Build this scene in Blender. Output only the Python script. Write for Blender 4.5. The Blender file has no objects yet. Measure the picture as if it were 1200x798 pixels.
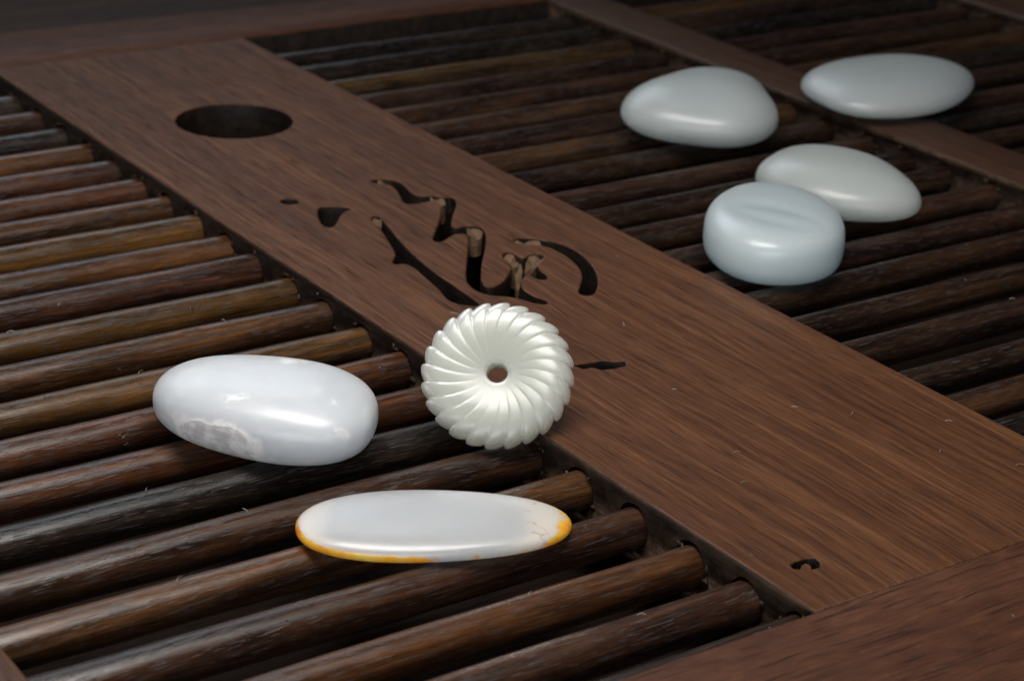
import bpy, bmesh, math, random
import numpy as np
from mathutils import Vector, Matrix

MM = 0.001
S = bpy.context.scene
COL = S.collection
random.seed(11)
rng = np.random.default_rng(11)

# ---------------------------------------------------------------- camera
cd = bpy.data.cameras.new('camera')
cam = bpy.data.objects.new('camera', cd)
COL.objects.link(cam)
cr = Vector((0.82402179, -0.56479165, 0.0447044))
cu = Vector((0.18683617, 0.34538502, 0.91967463))
cf = Vector((0.53486478, 0.74947954, -0.39012829))
cam.matrix_world = Matrix(((cr.x, cu.x, -cf.x, -0.2512), (cr.y, cu.y, -cf.y, -0.2500),
                           (cr.z, cu.z, -cf.z, 0.2000), (0, 0, 0, 1)))
cd.sensor_width = 36.0
cd.lens = 75.2
cd.clip_start = 0.005
cd.clip_end = 20.0
cd.dof.use_dof = True
cd.dof.focus_distance = 0.462
cd.dof.aperture_fstop = 30.0
S.camera = cam
S.cycles.volume_bounces = 24
S.cycles.transmission_bounces = 24
S.cycles.max_bounces = 40

# ---------------------------------------------------------------- world, lamps, exposure
w = bpy.data.worlds.new('World')
S.world = w
w.use_nodes = True
bg = w.node_tree.nodes['Background']
bg.inputs['Color'].default_value = (0.80, 0.88, 1.0, 1)
bg.inputs['Strength'].default_value = 0.016


def softbox(name, loc, target, sx, sy, power, color):
    l = bpy.data.lights.new(name, 'AREA')
    l.shape = 'RECTANGLE'
    l.size, l.size_y = sx, sy
    l.energy = power
    l.color = color
    o = bpy.data.objects.new(name, l)
    COL.objects.link(o)
    o.location = loc
    d = Vector(target) - Vector(loc)
    o.rotation_euler = d.to_track_quat('-Z', 'Y').to_euler()
    return o


softbox('key_softbox', (-0.06, 0.08, 0.36), (-0.02, 0.10, 0.0), 0.30, 0.16, 1.62, (1.0, 0.97, 0.93))
softbox('window_softbox', (0.15, 1.10, 0.66), (0.02, 0.15, 0.0), 0.90, 0.44, 2.5, (0.80, 0.90, 1.0))
softbox('front_fill', (-0.85, -0.90, 0.34), (0.0, 0.12, 0.0), 1.30, 0.62, 7.5, (0.98, 0.98, 1.0))
S.view_settings.view_transform = 'Standard'
S.view_settings.look = 'None'
S.view_settings.exposure = 0.0
S.view_settings.gamma = 1.0
S.view_settings.use_curve_mapping = False


# ---------------------------------------------------------------- node helpers
class NT:
    def __init__(self, name):
        self.m = bpy.data.materials.new(name)
        self.m.use_nodes = True
        self.t = self.m.node_tree
        self.b = self.t.nodes['Principled BSDF']

    def n(self, kind, **kw):
        nd = self.t.nodes.new(kind)
        for k, v in kw.items():
            setattr(nd, k, v)
        return nd

    def link(self, a, b):
        self.t.links.new(a, b)

    def val(self, sock, v):
        if hasattr(v, 'links'):
            self.link(v, sock)
        else:
            sock.default_value = v

    def math(self, op, a, b=0.0, c=None, clamp=False):
        nd = self.n('ShaderNodeMath', operation=op, use_clamp=clamp)
        self.val(nd.inputs[0], a)
        self.val(nd.inputs[1], b)
        if c is not None:
            self.val(nd.inputs[2], c)
        return nd.outputs[0]

    def mix(self, f, a, b, mode='MIX'):
        nd = self.n('ShaderNodeMix', data_type='RGBA', blend_type=mode)
        self.val(nd.inputs[0], f)
        self.val(nd.inputs[6], a)
        self.val(nd.inputs[7], b)
        return nd.outputs[2]

    def ramp(self, f, stops):
        nd = self.n('ShaderNodeValToRGB')
        e = nd.color_ramp.elements
        while len(e) < len(stops):
            e.new(0.5)
        for i, (p, c) in enumerate(stops):
            e[i].position = p
            e[i].color = c if len(c) == 4 else (*c, 1)
        self.link(f, nd.inputs[0])
        return nd.outputs[0]

    def rng(self, f, a, b, lo=0.0, hi=1.0):
        nd = self.n('ShaderNodeMapRange')
        nd.clamp = True
        self.val(nd.inputs[0], f)
        for i, v in enumerate((a, b, lo, hi)):
            nd.inputs[i + 1].default_value = v
        return nd.outputs[0]

    def coord(self):
        return self.n('ShaderNodeTexCoord').outputs['Object']

    def scaled(self, v, s, rot=(0, 0, 0), loc=(0, 0, 0)):
        nd = self.n('ShaderNodeMapping')
        self.link(v, nd.inputs[0])
        nd.inputs['Scale'].default_value = s
        nd.inputs['Rotation'].default_value = rot
        nd.inputs['Location'].default_value = loc
        return nd.outputs[0]

    def vadd(self, a, b):
        nd = self.n('ShaderNodeVectorMath', operation='ADD')
        self.val(nd.inputs[0], a)
        self.val(nd.inputs[1], b)
        return nd.outputs[0]

    def noise(self, v, scale=1.0, detail=4.0, rough=0.55, dist=0.0):
        nd = self.n('ShaderNodeTexNoise')
        self.link(v, nd.inputs['Vector'])
        nd.inputs['Scale'].default_value = scale
        nd.inputs['Detail'].default_value = detail
        nd.inputs['Roughness'].default_value = rough
        nd.inputs['Distortion'].default_value = dist
        return nd.outputs['Fac']

    def voro(self, v, scale, feature='F1', randomness=1.0):
        nd = self.n('ShaderNodeTexVoronoi', feature=feature)
        self.link(v, nd.inputs['Vector'])
        nd.inputs['Scale'].default_value = scale
        nd.inputs['Randomness'].default_value = randomness
        return nd

    def bump(self, h, strength, dist, normal=None):
        nd = self.n('ShaderNodeBump')
        nd.inputs['Strength'].default_value = strength
        nd.inputs['Distance'].default_value = dist
        self.link(h, nd.inputs['Height'])
        if normal is not None:
            self.link(normal, nd.inputs['Normal'])
        return nd.outputs[0]

    def dust(self, v, scale, thr):
        """sparse small specks"""
        a = self.voro(v, scale)
        keep = self.math('GREATER_THAN', self.n_sep(a.outputs['Color']), 0.86)
        d = self.math('LESS_THAN', a.outputs['Distance'], thr)
        return self.math('MULTIPLY', keep, d)

    def n_sep(self, c):
        nd = self.n('ShaderNodeSeparateColor')
        self.link(c, nd.inputs[0])
        return nd.outputs[0]


def wood(name, dark, mid, light, grain='Y', rough=(0.34, 0.55), tint=False, fine=1.0, specks=1.0, bump=0.5, coat=0.0, spec=0.17, mot=0.12):
    """streaky hardwood; grain runs along the given local axis"""
    t = NT(name)
    v = t.coord()
    if tint:
        oi = t.n('ShaderNodeObjectInfo')
        off = t.n('ShaderNodeCombineXYZ')
        t.link(t.math('MULTIPLY', oi.outputs['Random'], 7.3), off.inputs[0])
        t.link(t.math('MULTIPLY', oi.outputs['Random'], 3.1), off.inputs[1])
        v = t.vadd(v, off.outputs[0])

    dark, mid, light = ([x * (0.74 if not tint else 1.0) for x in q] for q in (dark, mid, light))

    def st(along, across):
        return (along, across, across) if grain == 'X' else (across, along, across)
    warp = t.noise(t.scaled(v, st(6, 20)), 1.0, 3)
    wv = t.n('ShaderNodeVectorMath', operation='SCALE')
    wc = t.n('ShaderNodeCombineXYZ')
    t.link(t.math('SUBTRACT', warp, 0.5), wc.inputs[1 if grain == 'X' else 0])
    t.link(wc.outputs[0], wv.inputs[0])
    wv.inputs['Scale'].default_value = 0.012
    v2 = t.vadd(v, wv.outputs[0])
    broad = t.noise(t.scaled(v2, st(5, 60)), 1.0, 4, 0.6)
    streak = t.noise(t.scaled(v2, st(11, 620 * fine)), 1.0, 6, 0.7)
    fibre = t.noise(t.scaled(v2, st(120 if not tint else 220, 3300 * fine)), 1.0, 3, 0.7)
    mottle = t.noise(t.scaled(v2, st(90, 260)), 1.0, 6, 0.75, 0.4)
    pores = t.noise(t.scaled(v2, st(60 if not tint else 200, 2300 * fine)), 1.0, 2, 0.5)
    g = t.math('ADD', t.math('ADD', t.math('MULTIPLY', broad, 0.22), t.math('MULTIPLY', mottle, mot)), t.math('ADD', t.math('MULTIPLY', streak, 0.56 - mot), t.math('MULTIPLY', fibre, 0.22)))
    c = t.ramp(g, [(0.365, dark), (0.50, mid), (0.645, light)])
    if tint:
        pat = t.rng(t.noise(t.scaled(v, st(22, 200)), 1.0, 6, 0.68, 0.5), 0.38, 0.62)
        c = t.mix(pat, t.mix(1.0, c, (0.40, 0.38, 0.44, 1), 'MULTIPLY'), t.mix(1.0, c, (1.55, 1.36, 1.02, 1), 'MULTIPLY'))
    if tint:
        c = t.mix(1.0, c, oi.outputs['Color'], 'MULTIPLY')
    pore = t.rng(pores, 0.57, 0.68)
    c = t.mix(t.math('MULTIPLY', pore, 0.72), c, (*[x * 0.35 for x in dark], 1))
    # rubbed, greyish worn patches and dust
    wear = t.rng(t.noise(t.scaled(v, st(130, 280)), 1.0, 6, 0.75), 0.66, 0.74)
    c = t.mix(t.math('MULTIPLY', wear, 0.20 if not tint else 0.24), c, (0.17, 0.135, 0.115, 1))
    fl = t.rng(t.noise(t.scaled(v, (1, 1, 1), loc=(3, 1, 2)), 620.0, 5, 0.62), 0.70, 0.74)
    where = t.rng(t.noise(v, 45.0, 3, 0.6), 0.42, 0.60)
    dd = t.math('MULTIPLY', t.math('MULTIPLY', fl, where), 0.6 * specks)
    c = t.mix(dd, c, (0.42, 0.38, 0.35, 1))
    for k_, (ang_, sc_) in enumerate(((0.9, 26.0), (-0.4, 33.0), (2.2, 21.0))):
        sv = t.voro(t.scaled(v, (1.0, 7.0, 1.0), (0, 0, ang_), (k_ * 0.37, 0.11 * k_, 0.0)), sc_)
        sd = t.math('LESS_THAN', sv.outputs['Distance'], 0.016)
        sk = t.math('GREATER_THAN', t.n_sep(sv.outputs['Color']), 0.80)
        c = t.mix(t.math('MULTIPLY', t.math('MULTIPLY', sd, sk), 0.5 * specks), c, (0.30, 0.23, 0.19, 1))
    t.link(c, t.b.inputs['Base Color'])
    r = t.rng(t.noise(t.scaled(v, st(70, 330)), 1.0, 6, 0.75), 0.3, 0.7, rough[0], rough[1])
    r = t.math('ADD', r, t.math('MULTIPLY', pore, 0.2))
    t.link(r, t.b.inputs['Roughness'])
    t.b.inputs['Specular IOR Level'].default_value = spec
    if coat:
        t.b.inputs['Coat Weight'].default_value = coat
        t.b.inputs['Coat Roughness'].default_value = 0.3
    h = t.math('SUBTRACT', t.math('ADD', t.math('MULTIPLY', fibre, 0.5), t.math('MULTIPLY', streak, 0.5)), t.math('MULTIPLY', pore, 0.6))
    n1 = t.bump(h, bump, 0.00022)
    if tint:
        pit = t.rng(t.noise(t.scaled(v, st(55, 190), loc=(2, 5, 1)), 1.0, 5, 0.7), 0.67, 0.73)
        n1 = t.bump(pit, 0.8, -0.0007, n1)
    lump = t.noise(t.scaled(v, st(70, 380)), 1.0, 5, 0.65)
    t.link(t.bump(lump, bump * 0.5, 0.0005, n1), t.b.inputs['Normal'])
    return t.m


M_BOARD = wood('walnut_board', (0.036, 0.0120, 0.0055), (0.122, 0.047, 0.0205), (0.250, 0.112, 0.048), 'Y', (0.42, 0.62), fine=1.0, bump=0.4)
M_RAIL = wood('walnut_rail', (0.032, 0.0105, 0.0055), (0.094, 0.034, 0.0170), (0.165, 0.068, 0.033), 'X', (0.44, 0.64), fine=0.7, bump=0.4, mot=0.36)
M_BAR = wood('walnut_bar', (0.036, 0.015, 0.009), (0.088, 0.041, 0.024), (0.145, 0.072, 0.043), 'Y', (0.36, 0.55), bump=0.35)
M_ROD = wood('rod_wood', (0.16, 0.14, 0.14), (0.62, 0.58, 0.54), (1.75, 1.55, 1.25), 'X', (0.20, 0.36), tint=True, fine=1.2, bump=0.30, spec=0.45, specks=1.0)
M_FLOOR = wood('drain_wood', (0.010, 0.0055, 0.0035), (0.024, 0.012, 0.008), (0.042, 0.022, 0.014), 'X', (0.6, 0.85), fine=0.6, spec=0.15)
M_TABLE = wood('table_wood', (0.030, 0.015, 0.009), (0.060, 0.030, 0.017), (0.100, 0.052, 0.029), 'X', (0.4, 0.6), fine=0.3)


def rough_side():
    t = NT('unpolished_wood')
    v = t.coord()
    a = t.noise(t.scaled(v, (300, 30, 520)), 1.0, 6, 0.7)
    b = t.noise(t.scaled(v, (260, 260, 260)), 1.0, 5, 0.7)
    c = t.ramp(t.math('ADD', t.math('MULTIPLY', a, 0.6), t.math('MULTIPLY', b, 0.4)),
               [(0.36, (0.012, 0.006, 0.0035)), (0.50, (0.052, 0.028, 0.016)), (0.66, (0.125, 0.072, 0.041))])
    d = t.rng(t.noise(v, 520.0, 5, 0.6), 0.68, 0.73)
    c = t.mix(t.math('MULTIPLY', d, 0.5), c, (0.3, 0.26, 0.22, 1))
    t.link(c, t.b.inputs['Base Color'])
    t.link(t.rng(b, 0.3, 0.7, 0.45, 0.85), t.b.inputs['Roughness'])
    t.link(t.bump(b, 0.5, 0.0008, t.bump(a, 0.8, 0.0006)), t.b.inputs['Normal'])
    return t.m


def near_black():  # wood coloured much darker than the rough sides, for inner walls
    t = NT('near_black_wood')
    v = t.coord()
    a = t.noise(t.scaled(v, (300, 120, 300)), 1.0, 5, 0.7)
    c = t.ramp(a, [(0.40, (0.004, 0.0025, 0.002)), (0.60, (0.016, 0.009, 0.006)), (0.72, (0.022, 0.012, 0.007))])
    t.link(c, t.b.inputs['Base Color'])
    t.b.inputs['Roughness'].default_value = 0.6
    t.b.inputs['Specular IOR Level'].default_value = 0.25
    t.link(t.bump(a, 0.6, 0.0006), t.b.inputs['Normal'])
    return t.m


def plain(name, col, rough=0.6, spec=0.4, nscale=600.0, var=0.5, bump=0.6):
    t = NT(name)
    v = t.coord()
    a = t.noise(v, nscale, 5, 0.65)
    c = t.mix(a, (*[x * (1 - var) for x in col], 1), (*[min(1, x * (1 + var)) for x in col], 1))
    t.link(c, t.b.inputs['Base Color'])
    t.b.inputs['Roughness'].default_value = rough
    t.b.inputs['Specular IOR Level'].default_value = spec
    t.link(t.bump(a, bump, 0.0006), t.b.inputs['Normal'])
    return t.m


M_SIDE = rough_side()
M_NEAR_BLACK = near_black()
M_CHIP = plain('raw_split_wood', (0.15, 0.090, 0.052), 0.8, 0.2, 500.0, 0.9, 1.0)
M_GLUE = plain('dried_glue', (0.040, 0.024, 0.016), 0.7, 0.15, 500.0, 0.9)
M_DUST = plain('pale_glue_flake', (0.15, 0.115, 0.095), 0.8, 0.15, 900.0, 0.4)


def jade(name, col, radius, rough=(0.16, 0.30), cloud=0.25, cloudcol=(0.92, 0.94, 0.95), coat=0.25, seed=0.0, trans=0.55, vcol=(0.990, 0.994, 0.991, 1)):
    t = NT(name)
    v = t.scaled(t.coord(), (1, 1, 1), loc=(seed, seed * 0.7, seed * 1.3))
    a = t.noise(v, 55.0, 5, 0.6, 0.6)
    b = t.noise(v, 190.0, 4, 0.6)
    c = t.mix(t.math('MULTIPLY', t.rng(a, 0.42, 0.70), cloud), (*col, 1), (*cloudcol, 1))
    r = t.rng(b, 0.3, 0.7, rough[0], rough[1])
    t.b.inputs['Subsurface Weight'].default_value = 1.0
    t.b.inputs['Subsurface Radius'].default_value = (0.9, 1.0, 0.95)
    t.b.inputs['Subsurface Scale'].default_value = radius
    t.b.inputs['IOR'].default_value = 1.6
    t.b.inputs['Specular IOR Level'].default_value = 0.38
    t.b.inputs['Transmission Weight'].default_value = trans
    t.trans = trans
    t.b.inputs['Subsurface Weight'].default_value = 1.0
    vs = t.n('ShaderNodeVolumePrincipled')
    vs.inputs['Color'].default_value = vcol
    vs.inputs['Density'].default_value = 280.0
    vs.inputs['Anisotropy'].default_value = 0.2
    t.link(vs.outputs[0], t.t.nodes['Material Output'].inputs['Volume'])
    t.b.inputs['Coat Weight'].default_value = coat
    t.b.inputs['Coat Roughness'].default_value = 0.2
    t.b.inputs['Coat IOR'].default_value = 1.55
    h = t.noise(v, 900.0, 4, 0.6)
    return t, v, c, r, h


def finish(t, c, r, n):
    t.link(c, t.b.inputs['Base Color'])
    t.val(t.b.inputs['Roughness'], r)
    if n is not None:
        t.link(n, t.b.inputs['Normal'])
    return t.m


def attr(t, name):
    nd = t.n('ShaderNodeAttribute')
    nd.attribute_name = name
    return nd.outputs['Fac']


# ---------------------------------------------------------------- object helpers
def empty(name, loc, label, cat, group=None):
    o = bpy.data.objects.new(name, None)
    COL.objects.link(o)
    o.location = loc
    o.empty_display_size = 0.02
    o['label'] = label
    o['category'] = cat
    if group:
        o['group'] = group
    return o


def link(name, me, parent=None, loc=(0, 0, 0), mats=()):
    o = bpy.data.objects.new(name, me)
    COL.objects.link(o)
    o.location = loc
    if parent:
        o.parent = parent
    for m in mats:
        me.materials.append(m)
    return o


def smooth(me, angle=None):
    me.shade_smooth() if angle is None else me.shade_auto_smooth(angle) if hasattr(me, 'shade_auto_smooth') else me.shade_smooth()


def bevel_box(x0, x1, y0, y1, z0, z1, bev=0.6, seg=2):
    bm = bmesh.new()
    bmesh.ops.create_cube(bm, size=1.0)
    for v in bm.verts:
        v.co = Vector(((x0 + x1) / 2 + v.co.x * (x1 - x0), (y0 + y1) / 2 + v.co.y * (y1 - y0), (z0 + z1) / 2 + v.co.z * (z1 - z0))) * MM
    if bev:
        bmesh.ops.bevel(bm, geom=list(bm.edges), offset=bev * MM, segments=seg, affect='EDGES', profile=0.5)
    return bm


def to_mesh(bm, name):
    me = bpy.data.meshes.new(name)
    bm.normal_update()
    bm.to_mesh(me)
    bm.free()
    return me


def by_slope(me, lim=0.35):
    """top faces take slot 0 (polished), side faces slot 1 (raw)"""
    for p in me.polygons:
        p.material_index = 0 if p.normal.z > lim and p.center.z > -0.0016 else 1


def chaikin(pts, n=2):
    P = [np.array(p, float) for p in pts]
    for _ in range(n):
        Q = []
        for i in range(len(P)):
            a, b = P[i], P[(i + 1) % len(P)]
            Q += [a * 0.75 + b * 0.25, a * 0.25 + b * 0.75]
        P = Q
    return P


# ---------------------------------------------------------------- the setting: table under the tray
bm = bmesh.new()
bmesh.ops.create_grid(bm, x_segments=1, y_segments=1, size=1.0)
for v in bm.verts:
    v.co = Vector((v.co.x * 1.4, v.co.y * 1.4 + 0.2, -0.034))
table = link('table', to_mesh(bm, 'table'), None, (0, 0, 0), [M_TABLE])
table['kind'] = 'structure'

# ---------------------------------------------------------------- the tea tray
tray = empty('tea_tray', (0.12, 0.2, -0.034), 'dark slatted wooden tea tray with round rods and a broad carved board', 'tea tray')


def part(name, me, mats, loc=(0, 0, 0)):
    o = link(name, me, tray, (0, 0, 0), mats)
    o.location = Vector(loc) - tray.location
    return o


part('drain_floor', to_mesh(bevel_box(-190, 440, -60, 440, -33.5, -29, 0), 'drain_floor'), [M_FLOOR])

CUTS = {
    'tear': [(28.94, 238.26), (32.26, 237.39), (35.59, 234.85), (36.81, 232.83), (33.35, 231.84), (30.55, 229.17), (26.67, 224.42), (24.04, 222.32), (22.73, 223.27), (23.5, 227.4), (25.91, 232.93)],
    'zig': [(52.72, 250.87), (56.43, 251.68), (59.88, 249.03), (60.52, 245.13), (59.4, 240.39), (58.26, 236.31), (58.88, 232.82), (62.61, 232.35), (63.88, 228.82), (67.37, 228.76), (65.09, 223.07), (60.5, 217.86), (53.0, 208.1), (54.3, 206.36), (56.91, 206.61), (60.84, 205.11), (58.69, 198.51), (51.84, 189.14), (44.82, 180.33), (37.5, 169.76), (36.78, 165.92), (39.36, 165.25), (43.75, 167.63), (49.09, 172.71), (52.19, 176.94), (52.79, 182.59), (55.4, 184.74), (57.18, 183.81), (56.13, 178.09), (61.64, 180.46), (63.39, 178.53), (62.06, 176.22), (57.63, 173.09), (55.8, 169.66), (55.57, 165.42), (53.64, 163.1), (51.86, 164.05), (51.68, 168.93), (49.88, 167.96), (46.57, 164.95), (44.09, 160.41), (43.96, 155.17), (45.48, 151.17), (44.09, 149.2), (41.85, 150.85), (40.35, 155.27), (38.59, 158.03), (35.58, 160.32), (33.69, 162.94), (33.47, 167.68), (35.32, 173.27), (42.75, 183.88), (51.92, 196.8), (54.24, 201.35), (51.49, 202.78), (49.17, 201.89), (44.12, 198.8), (42.87, 201.01), (46.81, 206.0), (54.06, 214.3), (59.62, 222.5), (60.78, 225.56), (60.13, 228.46), (54.88, 228.03), (51.73, 229.64), (54.19, 235.21), (56.45, 241.31), (56.89, 245.79), (54.09, 247.8)],
    'arc': [(63.1, 192.02), (67.17, 191.2), (69.59, 187.59), (72.58, 183.43), (73.01, 175.51), (70.24, 165.71), (65.83, 157.12), (59.27, 149.55), (56.22, 148.87), (55.13, 151.76), (59.25, 155.86), (64.2, 161.59), (67.18, 168.06), (68.42, 174.89), (68.41, 181.75), (66.73, 184.94), (62.68, 187.57), (61.8, 189.84)],
    'long': [(38.2, 224.68), (40.3, 224.96), (39.02, 219.37), (36.51, 210.57), (33.42, 198.27), (31.52, 187.82), (30.47, 177.51), (30.35, 171.67), (29.67, 165.08), (29.23, 156.24), (26.37, 157.33), (23.71, 161.44), (23.99, 164.9), (25.4, 169.19), (26.73, 177.35), (28.41, 187.26), (27.48, 190.19), (24.5, 190.54), (25.38, 193.01), (28.72, 196.21), (31.18, 202.49), (34.57, 212.36), (35.82, 218.34), (36.21, 221.36)],
    'slit': [(27.48, 115.4), (30.73, 114.76), (35.3, 114.17), (37.27, 112.34), (39.95, 111.64), (38.23, 109.16), (34.86, 109.13), (31.81, 110.04), (30.53, 112.24), (28.27, 112.53)],
    'nick': [(7.96, 16.24), (9.61, 16.87), (12.1, 16.76), (14.14, 16.12), (13.78, 14.48), (12.58, 12.81), (10.55, 12.94), (11.48, 14.23), (11.12, 15.48), (9.97, 15.35), (8.45, 14.14), (7.53, 14.92)],
}
CHIPS = {
    'c1': [(38.31, 225.17), (40.55, 225.38), (39.54, 221.81), (37.01, 218.26), (35.83, 219.14), (36.07, 221.44)],
    'c2': [(62.59, 232.65), (64.02, 229.04), (63.75, 226.6), (61.02, 225.16), (59.99, 228.24)],
    'c3': [(57.63, 206.51), (60.97, 205.31), (59.71, 201.95), (57.17, 199.3), (54.49, 200.69)],
    'c4': [(62.96, 192.09), (67.3, 191.4), (69.14, 188.09), (66.46, 184.82), (62.55, 187.38), (61.53, 189.72)],
    'c5': [(52.97, 182.99), (55.53, 184.92), (57.31, 183.99), (56.17, 179.81), (52.37, 175.13), (51.53, 175.57), (52.34, 178.84)],
    'c6': [(57.92, 177.89), (61.77, 180.64), (63.59, 178.68), (62.06, 176.22), (57.51, 172.91), (52.76, 169.8), (52.6, 171.34)],
    'c7': [(55.74, 180.03), (56.35, 177.72), (47.98, 166.57), (46.64, 166.81)],
    'c8': [(56.59, 251.6), (59.25, 249.66), (56.9, 245.49), (54.11, 247.5)],
}


def curve_board(outline, holes, depth, bev):
    """flat plate of the given thickness with real openings cut through it"""
    cu_ = bpy.data.curves.new('plate', 'CURVE')
    cu_.dimensions = '2D'
    cu_.fill_mode = 'BOTH'
    cu_.extrude = (depth / 2 - bev) * MM
    cu_.bevel_depth = bev * MM
    cu_.bevel_resolution = 2
    cu_.offset = -bev * MM
    for pts in [outline] + holes:
        sp = cu_.splines.new('POLY')
        sp.points.add(len(pts) - 1)
        sp.use_cyclic_u = True
        for i, q in enumerate(pts):
            sp.points[i].co = (q[0] * MM, q[1] * MM, 0, 1)
    o = bpy.data.objects.new('plate', cu_)
    COL.objects.link(o)
    dg = bpy.context.evaluated_depsgraph_get()
    me = bpy.data.meshes.new_from_object(o.evaluated_get(dg))
    bpy.data.objects.remove(o)
    for v in me.vertices:
        v.co.z -= depth / 2 * MM
    me.materials.clear()
    return me


BW = 93.2
PL = 405.0
RZ, RR = -7.95, 4.5
LEFT = [(4.2, 'k'), (19.4, 'p'), (36.6, 'b'), (55.6, 'p'), (74.3, 'o'), (93.0, 'd'), (111.0, 'k'), (129.0, 'r'),
        (147.0, 'r'), (165.4, 'g'), (183.8, 'b'), (202.2, 'g'), (221.2, 'p'), (237.6, 'b'), (255.6, 'g'), (274.2, 'b'),
        (291.2, 'r'), (309.2, 'p'), (328.0, 'b'), (347.0, 'k'), (365.5, 'p'), (383.5, 'k')]
MID = [(12.0, 'p'), (30.0, 'd'), (48.3, 'k'), (63.4, 'b'), (79.7, 'p'), (100.0, 'p'), (118.3, 'd'), (136.8, 'd'),
       (153.1, 'p'), (171.9, 'd'), (191.6, 'p'), (208.5, 'd'), (226.0, 'p'), (246.3, 'd'), (264.6, 'b'), (282.6, 'p'),
       (300.9, 'p'), (318.8, 'b'), (335.1, 'p'), (354.6, 'g'), (373.5, 'k'), (391.6, 'k')]
RIGHT = [(12.0 + 18.1 * i + 0.8 * math.sin(i * 2.3), 'pdkdpkbdpk'[i % 10]) for i in range(21)] + [(391.0, 'g')]



def drill(me, rows):
    """bore a row of blind sockets into the given walls: (wall x, inward sign, rods)"""
    bm = bmesh.new()
    for wall, sg, items in rows:
        for y, _ in items:
            n = 28
            dy, r0 = random.uniform(-0.15, 0.15), 4.95 + random.uniform(-0.12, 0.15)
            ra, rb = [], []
            for k in range(n):
                a = 2 * math.pi * k / n
                r_ = r0 * (1 + 0.03 * math.sin(2 * a + y) + 0.025 * math.sin(5 * a + 2 * y))
                ra.append(bm.verts.new(((wall - sg * 1.0) * MM, (y + dy + r_ * math.cos(a)) * MM, (RZ + 0.35 + r_ * math.sin(a)) * MM)))
                rb.append(bm.verts.new(((wall + sg * 5.0) * MM, (y + dy + r_ * math.cos(a)) * MM, (RZ + 0.35 + r_ * math.sin(a)) * MM)))
            bm.faces.new(ra)
            bm.faces.new(rb)
            for k in range(n):
                bm.faces.new((ra[k], ra[(k + 1) % n], rb[(k + 1) % n], rb[k]))
    bmesh.ops.recalc_face_normals(bm, faces=list(bm.faces))
    cm = bpy.data.meshes.new('bores')
    bm.to_mesh(cm)
    bm.free()
    w_ = bmesh.new()
    w_.from_mesh(me)
    bmesh.ops.remove_doubles(w_, verts=list(w_.verts), dist=1e-6)
    w_.to_mesh(me)
    w_.free()
    a_ = bpy.data.objects.new('a', me)
    b_ = bpy.data.objects.new('b', cm)
    COL.objects.link(a_)
    COL.objects.link(b_)
    md = a_.modifiers.new('bore', 'BOOLEAN')
    md.operation = 'DIFFERENCE'
    md.solver = 'EXACT'
    md.object = b_
    dg = bpy.context.evaluated_depsgraph_get()
    out = bpy.data.meshes.new_from_object(a_.evaluated_get(dg))
    bpy.data.objects.remove(a_)
    bpy.data.objects.remove(b_)
    out.materials.clear()
    return out


outline = [(0, 0.15), (BW, 0.15), (BW, PL - 0.15), (0, PL - 0.15)]
holes = []
circ = lambda cx, cy, rx, ry, n, rot=0.0: [(cx + rx * math.cos(a) * math.cos(rot) - ry * math.sin(a) * math.sin(rot),
                                             cy + rx * math.cos(a) * math.sin(rot) + ry * math.sin(a) * math.cos(rot)) for a in [2 * math.pi * i / n for i in range(n)]]
holes.append(circ(45.4, 319.4, 18.0, 18.0, 80))
holes.append(circ(24.25, 246.0, 2.5, 2.5, 24))
for k, pts in CUTS.items():
    holes.append([tuple(q) for q in chaikin(pts, {'slit': 0, 'nick': 0}.get(k, 2))])
me = drill(curve_board(outline, holes, 16.0, 0.5), [(0.0, 1, LEFT), (BW, -1, MID)])
by_slope(me)
for p_ in me.polygons:      # walls of the cut-outs and sockets take the near-black wood, the outer edges only the rough
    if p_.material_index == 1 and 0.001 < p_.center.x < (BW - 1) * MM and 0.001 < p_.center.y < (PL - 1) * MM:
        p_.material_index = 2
board = part('centre_board', me, [M_BOARD, M_SIDE, M_NEAR_BLACK])
board['label'] = 'broad walnut board with carved character strokes and a round hole'

# raw splintered wood left at the stroke ends
for k, pts in CHIPS.items():
    P = chaikin(pts, 1)
    c = sum(P) / len(P)
    bm = bmesh.new()
    top = []
    bot = []
    for q in P:
        q2 = c + (q - c) * 1.12
        zz = -0.3 - 1.9 * rng.random() ** 2 - (1.6 if k == 'c7' else 0.0)
        top.append(bm.verts.new((q2[0] * MM, q2[1] * MM, zz * MM)))
        bot.append(bm.verts.new((q2[0] * MM, q2[1] * MM, -6.5 * MM)))
    ce = bm.verts.new((c[0] * MM, c[1] * MM, -1.8 * MM))
    n = len(P)
    for i in range(n):
        j = (i + 1) % n
        bm.faces.new((top[i], top[j], ce))
        bm.faces.new((bot[i], bot[j], top[j], top[i]))
    bmesh.ops.recalc_face_normals(bm, faces=list(bm.faces))
    o = link('wood_splinter', to_mesh(bm, 'wood_splinter'), board, (0, 0, 0), [M_CHIP])

# rails round the tray and the two bars between the rod panels
def rail(name, x0, x1, y0, y1, mat, z1=0.0, z0=-30.0, bev=0.9, bores=None):
    me = to_mesh(bevel_box(x0, x1, y0, y1, z0, z1, bev, 3), name)
    if bores:
        me = drill(me, bores)
    by_slope(me)
    smooth(me, math.radians(40))
    return part(name, me, [mat, M_SIDE])


near = rail('frame_rail', -192, 443, -62, 0.0, M_RAIL, 0.25)
rail('frame_rail', -192, -134.0, 0.15, PL - 0.15, M_BAR)
rail('frame_rail', 381.0, 443, 0.15, PL - 0.15, M_BAR, 0.0, -30.0, 0.9, [(381.0, 1, RIGHT)])
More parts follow.
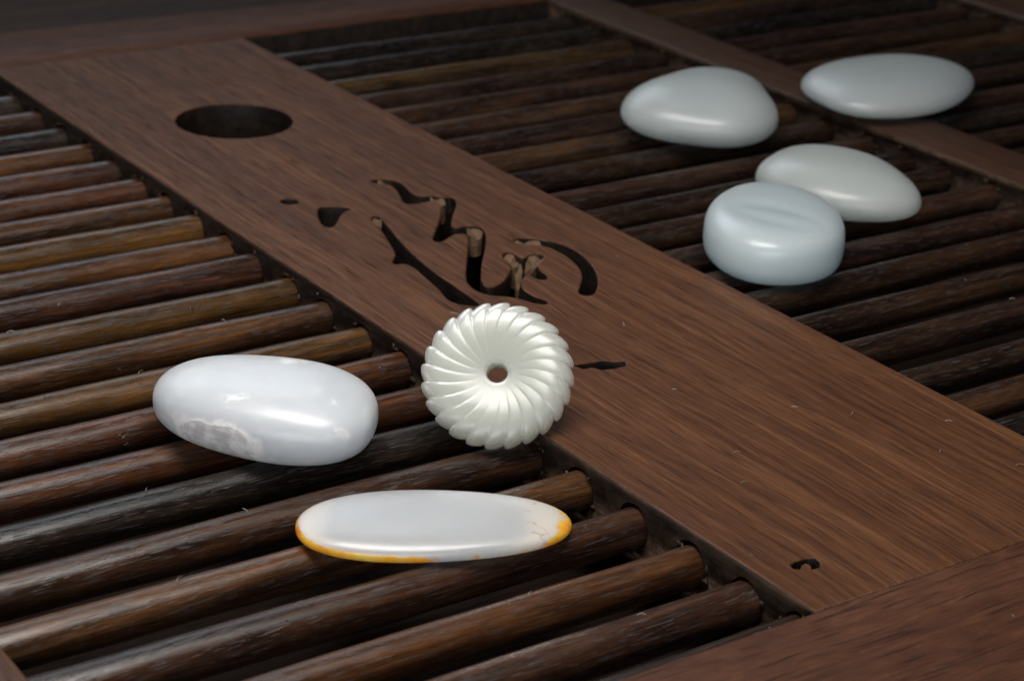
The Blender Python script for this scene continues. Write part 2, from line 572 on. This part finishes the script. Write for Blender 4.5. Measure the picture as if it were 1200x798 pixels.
# far rail: its outer edge bows gently
bm = bmesh.new()
xs = np.linspace(-192, 443, 25)
rows = []
for x in xs:
    yo = 441.0 + 8.0 * math.cos((x - 0) / 120.0) * math.exp(-((x - 20) / 160.0) ** 2)
    sec = [(PL, -30), (PL, -0.6), (PL + 0.6, 0.0), (PL + 0.5 * (yo - PL), 0.0), (yo - 4, -0.1), (yo - 1.2, -0.8), (yo, -3.0), (yo, -30)]
    rows.append([bm.verts.new((x * MM, y * MM, z * MM)) for y, z in sec])
for i in range(len(xs) - 1):
    for j in range(7):
        bm.faces.new((rows[i][j], rows[i + 1][j], rows[i + 1][j + 1], rows[i][j + 1]))
bm.faces.new(rows[0])
bm.faces.new(list(reversed(rows[-1])))
bmesh.ops.recalc_face_normals(bm, faces=list(bm.faces))
me = to_mesh(bm, 'frame_rail')
by_slope(me)
smooth(me, math.radians(50))
part('frame_rail', me, [M_RAIL, M_NEAR_BLACK])  # steep faces of this rail take the near-black wood
rail('divider_bar', 225.2, 248.2, 0.15, PL - 0.15, M_BAR, 0.0, -16.0, 0.6, [(225.2, 1, MID), (248.2, -1, RIGHT)])

# ---------------------------------------------------------------- rods


def rod_mesh(length, seed):
    r = np.random.default_rng(seed)
    nseg, nring = 26, 30
    ts = np.concatenate([[0, 0.004], np.linspace(0.012, 0.988, nring), [0.996, 1.0]])
    ph = r.random(6) * 6.28
    verts, faces = [], []
    for k, t in enumerate(ts):
        e = min(t, 1 - t) * length
        f = 1.0 if e > 1.2 else (0.86 + 0.14 * math.sqrt(max(0.0, 1 - (1 - e / 1.2) ** 2)))
        by = 0.16 * math.sin(3.1 * t + ph[0]) + 0.08 * math.sin(9 * t + ph[1])
        bz = 0.10 * math.sin(4.0 * t + ph[2])
        for s in range(nseg):
            a = 2 * math.pi * s / nseg
            rr = RR * f * (1 + 0.012 * math.sin(2 * a + ph[3] + 5 * t) + 0.010 * math.sin(3 * a + ph[4] + 17 * t) + 0.006 * math.sin(31 * t + ph[5] + a))
            verts.append((t * length * MM, (by + rr * math.cos(a)) * MM, (bz + rr * math.sin(a)) * MM))
    n = len(ts)
    for k in range(n - 1):
        for s in range(nseg):
            s2 = (s + 1) % nseg
            faces.append((k * nseg + s, (k + 1) * nseg + s, (k + 1) * nseg + s2, k * nseg + s2))
    faces.append(tuple(range(nseg)))
    faces.append(tuple((n - 1) * nseg + s for s in reversed(range(nseg))))
    me = bpy.data.meshes.new('rod')
    me.from_pydata(verts, [], faces)
    bm = bmesh.new()
    bm.from_mesh(me)
    bmesh.ops.recalc_face_normals(bm, faces=list(bm.faces))
    bm.to_mesh(me)
    bm.free()
    smooth(me, math.radians(50))
    me.materials.append(M_ROD)
    return me


TINT = {  # rods differ in timber: brown, golden, reddish, plum, near black
    'b': (0.112, 0.054, 0.026), 'g': (0.145, 0.079, 0.029), 'r': (0.105, 0.046, 0.026),
    'p': (0.078, 0.038, 0.027), 'k': (0.038, 0.027, 0.024), 'd': (0.070, 0.034, 0.021), 'o': (0.135, 0.066, 0.032)}

def panel(items, x0, x1, seed, sub):
    length = x1 - x0
    meshes = [rod_mesh(length, seed + i) for i in range(4)]
    for i, (y, tone) in enumerate(items):
        o = part('rod', meshes[i % 4], [], ((x0) * MM, y * MM, (RZ + random.uniform(-0.25, 0.25)) * MM))
        k_ = 1.0 if sub == 'l' else 0.95
        o.scale = (1, k_ * random.uniform(0.94, 1.03), k_ * random.uniform(0.95, 1.02))    # hand-turned: no two quite alike
        c = TINT[tone]
        j = random.uniform(0.88, 1.12)
        if sub != 'l':      # the two right-hand panels get a darker, duller tint
            g_ = sum(c) / 3
            c = [0.80 * (0.72 * k + 0.28 * g_) for k in c]
        c = [0.76 * k for k in c]
        o.color = (c[0] * j, c[1] * j * random.uniform(0.95, 1.05), c[2] * j, 1)


panel(LEFT, -134.0, 2.5, 100, 'l')
panel(MID, BW - 2.5, 227.7, 200, 'm')
panel(RIGHT, 245.7, 383.5, 300, 'r')

# glue squeezed out round the rod sockets, with a few pale flakes
def blobs(name, mat, items):
    bm = bmesh.new()
    for (x, y, z, sx, sy, sz) in items:
        r = bmesh.ops.create_icosphere(bm, subdivisions=2, radius=1.0)
        a = rng.random(3) * 6.28
        for v in r['verts']:
            f = 1 + 0.45 * math.sin(4.1 * v.co.x + a[0]) * math.sin(3.7 * v.co.y + a[1]) + 0.15 * math.sin(7 * v.co.z + a[2])
            v.co = Vector((x + v.co.x * sx * f, y + v.co.y * sy * f, z + v.co.z * sz * f)) * MM
    me = to_mesh(bm, name)
    smooth(me)
    o = part(name, me, [mat])
    o['kind'] = 'stuff'


gl, fl = [], []
for wall, items, sg in ((0.0, LEFT, -1), (225.2, MID, -1), (BW, MID, 1), (248.2, RIGHT, 1), (381.0, RIGHT, -1)):
    for y, _ in items:
        for k in range(3):
            a = random.uniform(0, 6.28)
            gl.append((wall + sg * random.uniform(-0.1, 0.15), y + 5.2 * math.cos(a), RZ + 5.2 * math.sin(a), random.uniform(0.2, 0.5), random.uniform(0.3, 1.2), random.uniform(0.3, 1.1)))
        if random.random() < 0.3:
            fl.append((wall + sg * 0.03, y + random.uniform(-8, 8), random.uniform(-8, -2.5), 0.12, random.uniform(0.2, 0.5), random.uniform(0.3, 0.9)))
blobs('glue_residue', M_GLUE, gl)
blobs('glue_flakes', M_DUST, fl)

# ---------------------------------------------------------------- jade stones
def pebble_mesh(q, ct, cb, ep, ez, nt=160, npz=80):
    """rounded stone: plan outline from a few harmonics, crown and base heights, fullness exponents (mm)"""
    a, b = q[3], q[4]
    f = q[5:]
    th = np.linspace(0, 2 * np.pi, nt, endpoint=False)
    rr = np.sin(np.linspace(0, 1, npz // 2 + 1)[1:-1] * np.pi / 2)
    up = np.arccos(rr ** (1 / ep))[::-1]
    ph = np.concatenate([[-np.pi / 2], -up[::-1], [0.0], up, [np.pi / 2]])
    rad = 1 + sum(f[2 * i] * np.cos(k * th) + f[2 * i + 1] * np.sin(k * th) for i, k in enumerate((1, 3, 4, 5)))
    V = []
    for p_ in ph[1:-1]:
        rho = math.cos(p_) ** ep
        s = math.sin(p_)
        z = (ct if s > 0 else cb) * np.sign(s) * abs(s) ** ez
        V.append(np.stack([a * np.cos(th) * rad * rho, b * np.sin(th) * rad * rho, np.full(nt, z)], -1))
    n = len(V)
    V = np.concatenate(V + [np.array([[0, 0, -cb]]), np.array([[0, 0, ct]])])
    F = []
    for k in range(n - 1):
        for s in range(nt):
            s2 = (s + 1) % nt
            F.append((k * nt + s, k * nt + s2, (k + 1) * nt + s2, (k + 1) * nt + s))
    lo, hi = n * nt, n * nt + 1
    for s in range(nt):
        s2 = (s + 1) % nt
        F.append((lo, s2, s))
        F.append((hi, (n - 1) * nt + s, (n - 1) * nt + s2))
    return V, F


def pebble(name, q, prof, zc, label, mat, deform=None, attrs=None, cat='jade pebble', group='pale jade stones on the tray'):
    V, F = pebble_mesh(q, *prof)
    if deform:
        V = deform(V, q, prof)
    me = bpy.data.meshes.new(name)
    me.from_pydata((V * MM).tolist(), [], F)
    if attrs:
        for k, fn in attrs.items():
            at = me.attributes.new(k, 'FLOAT', 'POINT')
            at.data.foreach_set('value', fn(V, q).astype(np.float32))
    smooth(me)
    o = link(name, me, None, (q[0] * MM, q[1] * MM, zc * MM), [mat])
    o.rotation_euler = (0, 0, q[2])
    o['label'] = label
    o['category'] = cat
    if group:
        o['group'] = group
    return o


def sstep(x, a, b):
    t = np.clip((x - a) / (b - a), 0, 1)
    return t * t * (3 - 2 * t)


def world_dir(q):
    """unit vectors of camera-side and right-hand directions in the stone's own frame"""
    c, s = math.cos(-q[2]), math.sin(-q[2])
    rot = lambda v: np.array([c * v[0] - s * v[1], s * v[0] + c * v[1]])
    return rot((0.824, -0.565)), rot((-0.53, -0.75))


# big white river pebble on the left rods
Q = [-49.6253, 121.3843, -0.9315, 25.8663, 17.7317, -0.005, 0.0007, -0.041, -0.0184, -0.0174, -0.0119, 0.0023, 0.0001]
t, v, c, r, h = jade('white_jade', (0.81, 0.85, 0.90), 0.0060, (0.295, 0.40), 0.4, (0.93, 0.94, 0.95), seed=1.0, trans=0.38, vcol=(0.993, 0.995, 0.997, 1))
skin = attr(t, 'skin')
edge = t.math('ADD', skin, t.math('MULTIPLY', t.math('SUBTRACT', t.noise(v, 230.0, 6, 0.7), 0.5), 1.1))
sm = t.rng(edge, 0.44, 0.52)
fringe = t.math('MULTIPLY', t.rng(edge, 0.20, 0.40), t.math('SUBTRACT', 1.0, sm))
cryst = t.noise(t.scaled(v, (1, 1, 1.8)), 330.0, 6, 0.7)
c = t.mix(t.math('MULTIPLY', sm, 0.65), c, t.ramp(cryst, [(0.38, (0.52, 0.48, 0.45)), (0.50, (0.72, 0.69, 0.67)), (0.60, (0.95, 0.94, 0.93))]))
frost = t.rng(t.math('ADD', attr(t, 'frost'), t.math('MULTIPLY', t.math('SUBTRACT', t.noise(v, 380.0, 6, 0.75), 0.5), 2.0)), 0.46, 0.90)
white = t.math('MAXIMUM', frost, fringe)
c = t.mix(t.math('MULTIPLY', white, 0.85), c, (0.985, 0.985, 0.985, 1))
solid = t.math('MAXIMUM', white, t.math('MULTIPLY', sm, 0.6))
t.link(t.math('MULTIPLY', t.math('SUBTRACT', 1.0, solid), t.trans), t.b.inputs['Transmission Weight'])
r = t.math('ADD', r, t.math('MULTIPLY', solid, 0.2))
finish(t, c, r, t.bump(t.math('ADD', t.math('MULTIPLY', sm, t.math('SUBTRACT', cryst, 1.3)), t.math('MULTIPLY', frost, 0.3)), 0.35, 0.0005))


def a_skin(V, q):
    R_, N_ = world_dir(q)
    u = V[:, :2] @ R_ / 26
    d = V[:, :2] @ N_ / 18
    return sstep(d, 0.30, 0.75) * sstep(-u, -0.15, 0.35) * (1 - sstep(V[:, 2], 0.0, 4.5)) + 0.1


def a_frost(V, q):
    R_, N_ = world_dir(q)
    u = V[:, :2] @ R_
    d = V[:, :2] @ N_
    g = lambda u0, d0, su, sd: np.exp(-((u - u0) / su) ** 2 - ((d - d0) / sd) ** 2)
    return 0.75 * g(4, -8, 6, 2.5) + 0.55 * g(-6, 9, 9, 2.5) + 0.5 * g(-17, -2, 5, 4) + 0.5 * g(-22, 6, 3, 3)


pebble('river_pebble', Q, (8.5, 7.0, .62, .8), 3.2, 'large milky white river pebble with a rough greyish patch, lying on the left rods', t.m, attrs={'skin': a_skin, 'frost': a_frost})

# flat pebble with amber rind
Q = [-42.8802, 66.8084, -0.478, 28.1668, 13.6954, 0.0006, 0.0011, 0.0306, -0.0026, -0.016, 0.0003, -0.0028, 0.0015]
t, v, c, r, h = jade('amber_edged_jade', (0.80, 0.82, 0.84), 0.0050, (0.29, 0.35), 0.25, (0.92, 0.90, 0.87), seed=2.0, trans=0.58, vcol=(0.993, 0.994, 0.995, 1))
nz = t.math('SUBTRACT', t.noise(v, 210.0, 6, 0.7), 0.5)
warm = t.rng(t.math('ADD', attr(t, 'warm'), t.math('MULTIPLY', nz, 0.5)), 0.25, 0.9)
c = t.mix(t.math('MULTIPLY', warm, 0.55), c, (0.86, 0.74, 0.58, 1))
am = t.rng(t.math('ADD', attr(t, 'amber'), t.math('MULTIPLY', nz, 1.5)), 0.42, 0.72)
c = t.mix(am, c, t.ramp(t.noise(v, 130.0, 4, 0.6), [(0.38, (0.72, 0.20, 0.015)), (0.52, (0.92, 0.46, 0.04)), (0.68, (0.95, 0.64, 0.15))]))
cn = t.noise(t.scaled(v, (0.6, 1.3, 1.0)), 75.0, 4, 0.55)
crack = t.math('MULTIPLY', t.math('LESS_THAN', t.math('ABSOLUTE', t.math('SUBTRACT', cn, 0.5)), 0.007), t.rng(attr(t, 'cracked'), 0.35, 0.75))
c = t.mix(t.math('MULTIPLY', crack, 0.45), c, (0.50, 0.26, 0.08, 1))
t.link(t.math('MULTIPLY', t.math('SUBTRACT', 1.0, t.math('MAXIMUM', am, t.math('MULTIPLY', warm, 0.5))), t.trans), t.b.inputs['Transmission Weight'])
finish(t, c, r, None)


def polar(V, q):
    R_, N_ = world_dir(q)
    u = V[:, :2] @ R_
    d = V[:, :2] @ N_
    rr = np.sqrt((V[:, 0] / q[3]) ** 2 + (V[:, 1] / q[4]) ** 2)
    return u / 27, d / 14, rr


def a_amber(V, q):
    u, d, rr = polar(V, q)
    rim = sstep(rr, 0.88, 0.97) * (1 - sstep(V[:, 2], -0.1, 1.7))
    side = 0.40 + 0.85 * sstep(d, 0.05, 0.5) * sstep(-u, -0.25, 0.5) + 0.9 * sstep(u, 0.78, 0.95) + 0.7 * sstep(-u, 0.72, 0.95)
    return np.clip(rim * side, 0, 1.1) + 0.62 * sstep(u, 0.84, 0.98) + 0.40 * sstep(-u, 0.88, 0.99)


def a_warm(V, q):
    u, d, rr = polar(V, q)
    return 0.9 * sstep(u, 0.45, 0.9) + 0.8 * sstep(-u, 0.55, 0.95) + 0.4 * sstep(rr, 0.85, 1.0)


def a_crack(V, q):
    u, d, rr = polar(V, q)
    return sstep(u, 0.6, 0.8)


pebble('river_pebble', Q, (3.1, 2.1, .52, .8), -1.7, 'flat white jade pebble with an amber orange rind along its rim, nearest the camera', t.m, attrs={'amber': a_amber, 'warm': a_warm, 'cracked': a_crack})

# rear stones
def rear(seed, col):
    t, v, c, r, h = jade('pale_celadon_jade', col, 0.012, (0.38, 0.42), 0.08, (0.84, 0.86, 0.86), seed=seed, trans=0.60)
    return finish(t, c, r, None)


Q = [177.6559, 249.9356, -0.9873, 23.7891, 28.1075, -0.0454, -0.0149, 0.0242, -0.0899, -0.0111, 0.0012, 0.0066, -0.0061]


def dent(V, q, prof):
    R_, N_ = world_dir(q)
    u = V[:, :2] @ R_
    d = V[:, :2] @ N_
    V = V.copy()
    V[:, 2] -= np.where(V[:, 2] > 0, 0.7 * np.exp(-((u + 2) / 9) ** 2 - ((d - 14) / 10) ** 2), 0)
    return V


pebble('river_pebble', Q, (11, 8.5, .85, .95), 4.7, 'rounded triangular greyish white stone with a curved highlight, left of the divider bar', rear(3.0, (0.75, 0.81, 0.81)), deform=dent)
Q = [248.171, 240.6997, 0.1455, 33.8914, 24.077, -0.0026, 0.0031, 0.0382, -0.0115, -0.0069, 0.0091, -0.0009, -0.0117]
pebble('river_pebble', Q, (8, 6, .85, .95), 5.7, 'flat lens shaped greyish white stone lying across the thin divider bar, farthest right', rear(4.0, (0.73, 0.79, 0.80)))
Q = [167.2076, 178.204, -1.4346, 25.7853, 19.7644, 0.0045, 0.0003, 0.0369, 0.0172, 0.0062, -0.0003, 0.0061, 0.0167]
pebble('river_pebble', Q, (9, 7, .85, .95), 3.2, 'smooth oval greyish white stone partly hidden behind the cushion shaped stone', rear(5.0, (0.75, 0.80, 0.78)))
Q = [122.2335, 154.0848, -0.6748, 18.9539, 26.3642, 0.0012, -0.0035, 0.0079, -0.0203, -0.0024, -0.0004, -0.007, -0.0002]


def ridge(V, q, prof):
    R_, N_ = world_dir(q)
    u = V[:, :2] @ R_
    d = V[:, :2] @ N_
    V = V.copy()
    bell = np.clip(1 - (u / 14) ** 2, 0, 1)
    k = (V[:, 2] > 0) * bell
    mid = 8.0 + 0.45 * u
    V[:, 2] -= k * (0.50 * np.exp(-((d - mid + 6.5 * bell) / 3.6) ** 2) + 0.42 * np.exp(-((d - mid - 4.6 * bell) / 3.4) ** 2))
    return V


t, v, c, r, h = jade('bluish_white_jade', (0.76, 0.88, 0.95), 0.014, (0.32, 0.34), 0.04, (0.88, 0.92, 0.93), seed=6.0, trans=0.48, vcol=(0.988, 0.994, 0.996, 1))
finish(t, c, r, None)
pebble('river_pebble', Q, (8.3, 7.5, .36, .62), 3.7, 'plump cushion shaped bluish white stone with a faint lens shaped ridge on top', t.m, deform=ridge)

# ---------------------------------------------------------------- fluted bead
def bead_mesh(R=16.9, rh=2.35, W=3.5, NL=24, nt=24 * 20):
    """flat disc with a shallow dish round the hole and swept, saw-edged lobes; front and back alike"""
    th = np.linspace(0, 2 * np.pi, nt, endpoint=False)[None, :]
    ff = np.concatenate([[0.0, 0.012, 0.03], np.linspace(0.06, 0.80, 26), 1 - 0.2 * (1 - np.sin(np.linspace(0.08, np.pi / 2, 14)))])
    hh = W * (0.74 + 0.26 * sstep(ff, 0.0, 0.55)) * np.clip(1 - (np.clip(ff - 0.55, 0, 1) / 0.45) ** 2.7, 0, 1) ** 0.55
    hh[0] -= 0.45
    hh[1] -= 0.12
    f = np.concatenate([ff, ff[:-1][::-1]])[:, None]
    h = np.concatenate([hh, -hh[:-1][::-1]])[:, None]
    nu = len(f)
    rho = rh + f * (R - rh)
    swirl = 0.34 * f ** 1.2          # grooves sweep clockwise outwards on the front
    ph = (NL * (th + swirl) / (2 * np.pi)) % 1.0
    ph = ph ** 0.48
    lobe = np.abs(np.sin(np.pi * ph)) ** 0.62
    cut = (1 - lobe)
    rho2 = rho - cut * 1.05 * sstep(f, 0.55, 1.0)
    h2 = h * (1 - cut * 0.075 * sstep(f, 0.08, 0.85))
    X = rho2 * np.cos(th)
    Y = rho2 * np.sin(th)
    Z = h2 + 0 * th
    V = np.stack([X, Y, Z], -1).reshape(-1, 3)
    F = []
    for k in range(nu):
        k2 = (k + 1) % nu
        for s in range(nt):
            s2 = (s + 1) % nt
            F.append((k * nt + s, k * nt + s2, k2 * nt + s2, k2 * nt + s))
    return V, F


V, F = bead_mesh()
me = bpy.data.meshes.new('fluted_bead')
me.from_pydata((V * MM).tolist(), [], F)
smooth(me)
t, v, c, r, h = jade('greenish_white_jade', (0.76, 0.82, 0.70), 0.012, (0.29, 0.33), 0.2, (0.84, 0.89, 0.83), seed=7.0, trans=0.42, vcol=(0.991, 0.995, 0.990, 1))
sx = t.n('ShaderNodeSeparateXYZ')
t.link(t.coord(), sx.inputs[0])
rad_ = t.math('SQRT', t.math('ADD', t.math('MULTIPLY', sx.outputs[0], sx.outputs[0]), t.math('MULTIPLY', sx.outputs[1], sx.outputs[1])))
yel = t.math('MULTIPLY', t.rng(rad_, 0.0148, 0.0168), t.rng(t.noise(v, 90.0, 3, 0.5), 0.4, 0.6))
c = t.mix(t.math('MULTIPLY', yel, 0.55), c, (0.82, 0.72, 0.52, 1))
finish(t, c, r, None)
az, el = math.radians(-130), math.radians(42)
n = Vector((math.cos(az) * math.cos(el), math.sin(az) * math.cos(el), math.sin(el)))
e1 = Vector((0, 0, 1)).cross(n).normalized()
e2 = n.cross(e1)
o = link('fluted_bead', me, None, (0, 0, 0), [t.m])
o.matrix_world = Matrix(((e1.x, e2.x, n.x, -5.0 * MM), (e1.y, e2.y, n.y, 99.8 * MM), (e1.z, e2.z, n.z, 10.3 * MM), (0, 0, 0, 1)))
o['label'] = 'round greenish white fluted disc bead with a centre hole, leaning on the board edge'
o['category'] = 'bead'

# ---------------------------------------------------------------- lint caught on the wood
bm = bmesh.new()
LINT = [(52, 128, 0.15, 3.6, 1.2), (20.5, 152.5, 0.2, 5.0, 1.9), (66, 62, 0.1, 2.6, 0.4), (58, 71, 0.1, 1.8, 2.6), (30, 60, 0.1, 1.6, 0.2),
        (84, 48, 0.1, 2.2, 2.0), (40, 92, 0.1, 1.4, 2.9), (70, 38, 0.1, 1.5, 1.0), (22, 48, 0.1, 1.7, 0.5), (80, 25, 0.1, 2.0, 0.2),
        (-60, 165.4, -3.3, 2.8, 1.1), (-28, 183.8, -3.3, 2.2, 1.7), (-75, 202.0, -3.3, 2.0, 2.2), (-20, 221.2, -3.3, 1.8, 0.7),
        (-84, 111, -3.3, 2.3, 1.3), (-70, 93.0, -3.3, 2.6, 1.9), (-95, 74.3, -3.3, 3.0, 1.4), (-40, 36.6, -3.3, 2.4, 0.9), (-25, 19.4, -3.3, 2.0, 1.6),
        (-55, 19.4, -3.3, 1.6, 2.4), (-80, 55.6, -3.3, 2.0, 0.3), (150, 63.4, -3.3, 1.8, 1.2), (160, 100.0, -3.3, 2.0, 2.0), (190, 118.3, -3.3, 2.2, 0.6)]
for (x, y, z, ln, a) in LINT:
    k = random.uniform(-0.9, 0.9)
    prev = None
    for i in range(7):
        s_ = i / 6
        aa = a + k * s_
        p0 = Vector((x + ln * s_ * math.cos(aa), y + 0.6 * ln * s_ * math.sin(aa), z + 0.12 + 0.25 * math.sin(s_ * 3.1))) * MM
        rr_ = 0.055 * MM
        ring = [bm.verts.new(p0 + Vector((rr_ * math.cos(b_) * -math.sin(aa), rr_ * math.cos(b_) * math.cos(aa), rr_ * math.sin(b_)))) for b_ in (0, 2.1, 4.2)]
        if prev:
            for q_ in range(3):
                bm.faces.new((prev[q_], prev[(q_ + 1) % 3], ring[(q_ + 1) % 3], ring[q_]))
        prev = ring
bmesh.ops.recalc_face_normals(bm, faces=list(bm.faces))
o = link('lint', to_mesh(bm, 'lint'), None, (0, 0, 0), [plain('pale_lint', (0.42, 0.37, 0.33), 0.9, 0.1)])
o['kind'] = 'stuff'
o['label'] = 'pale lint hairs caught on the rods and the board'
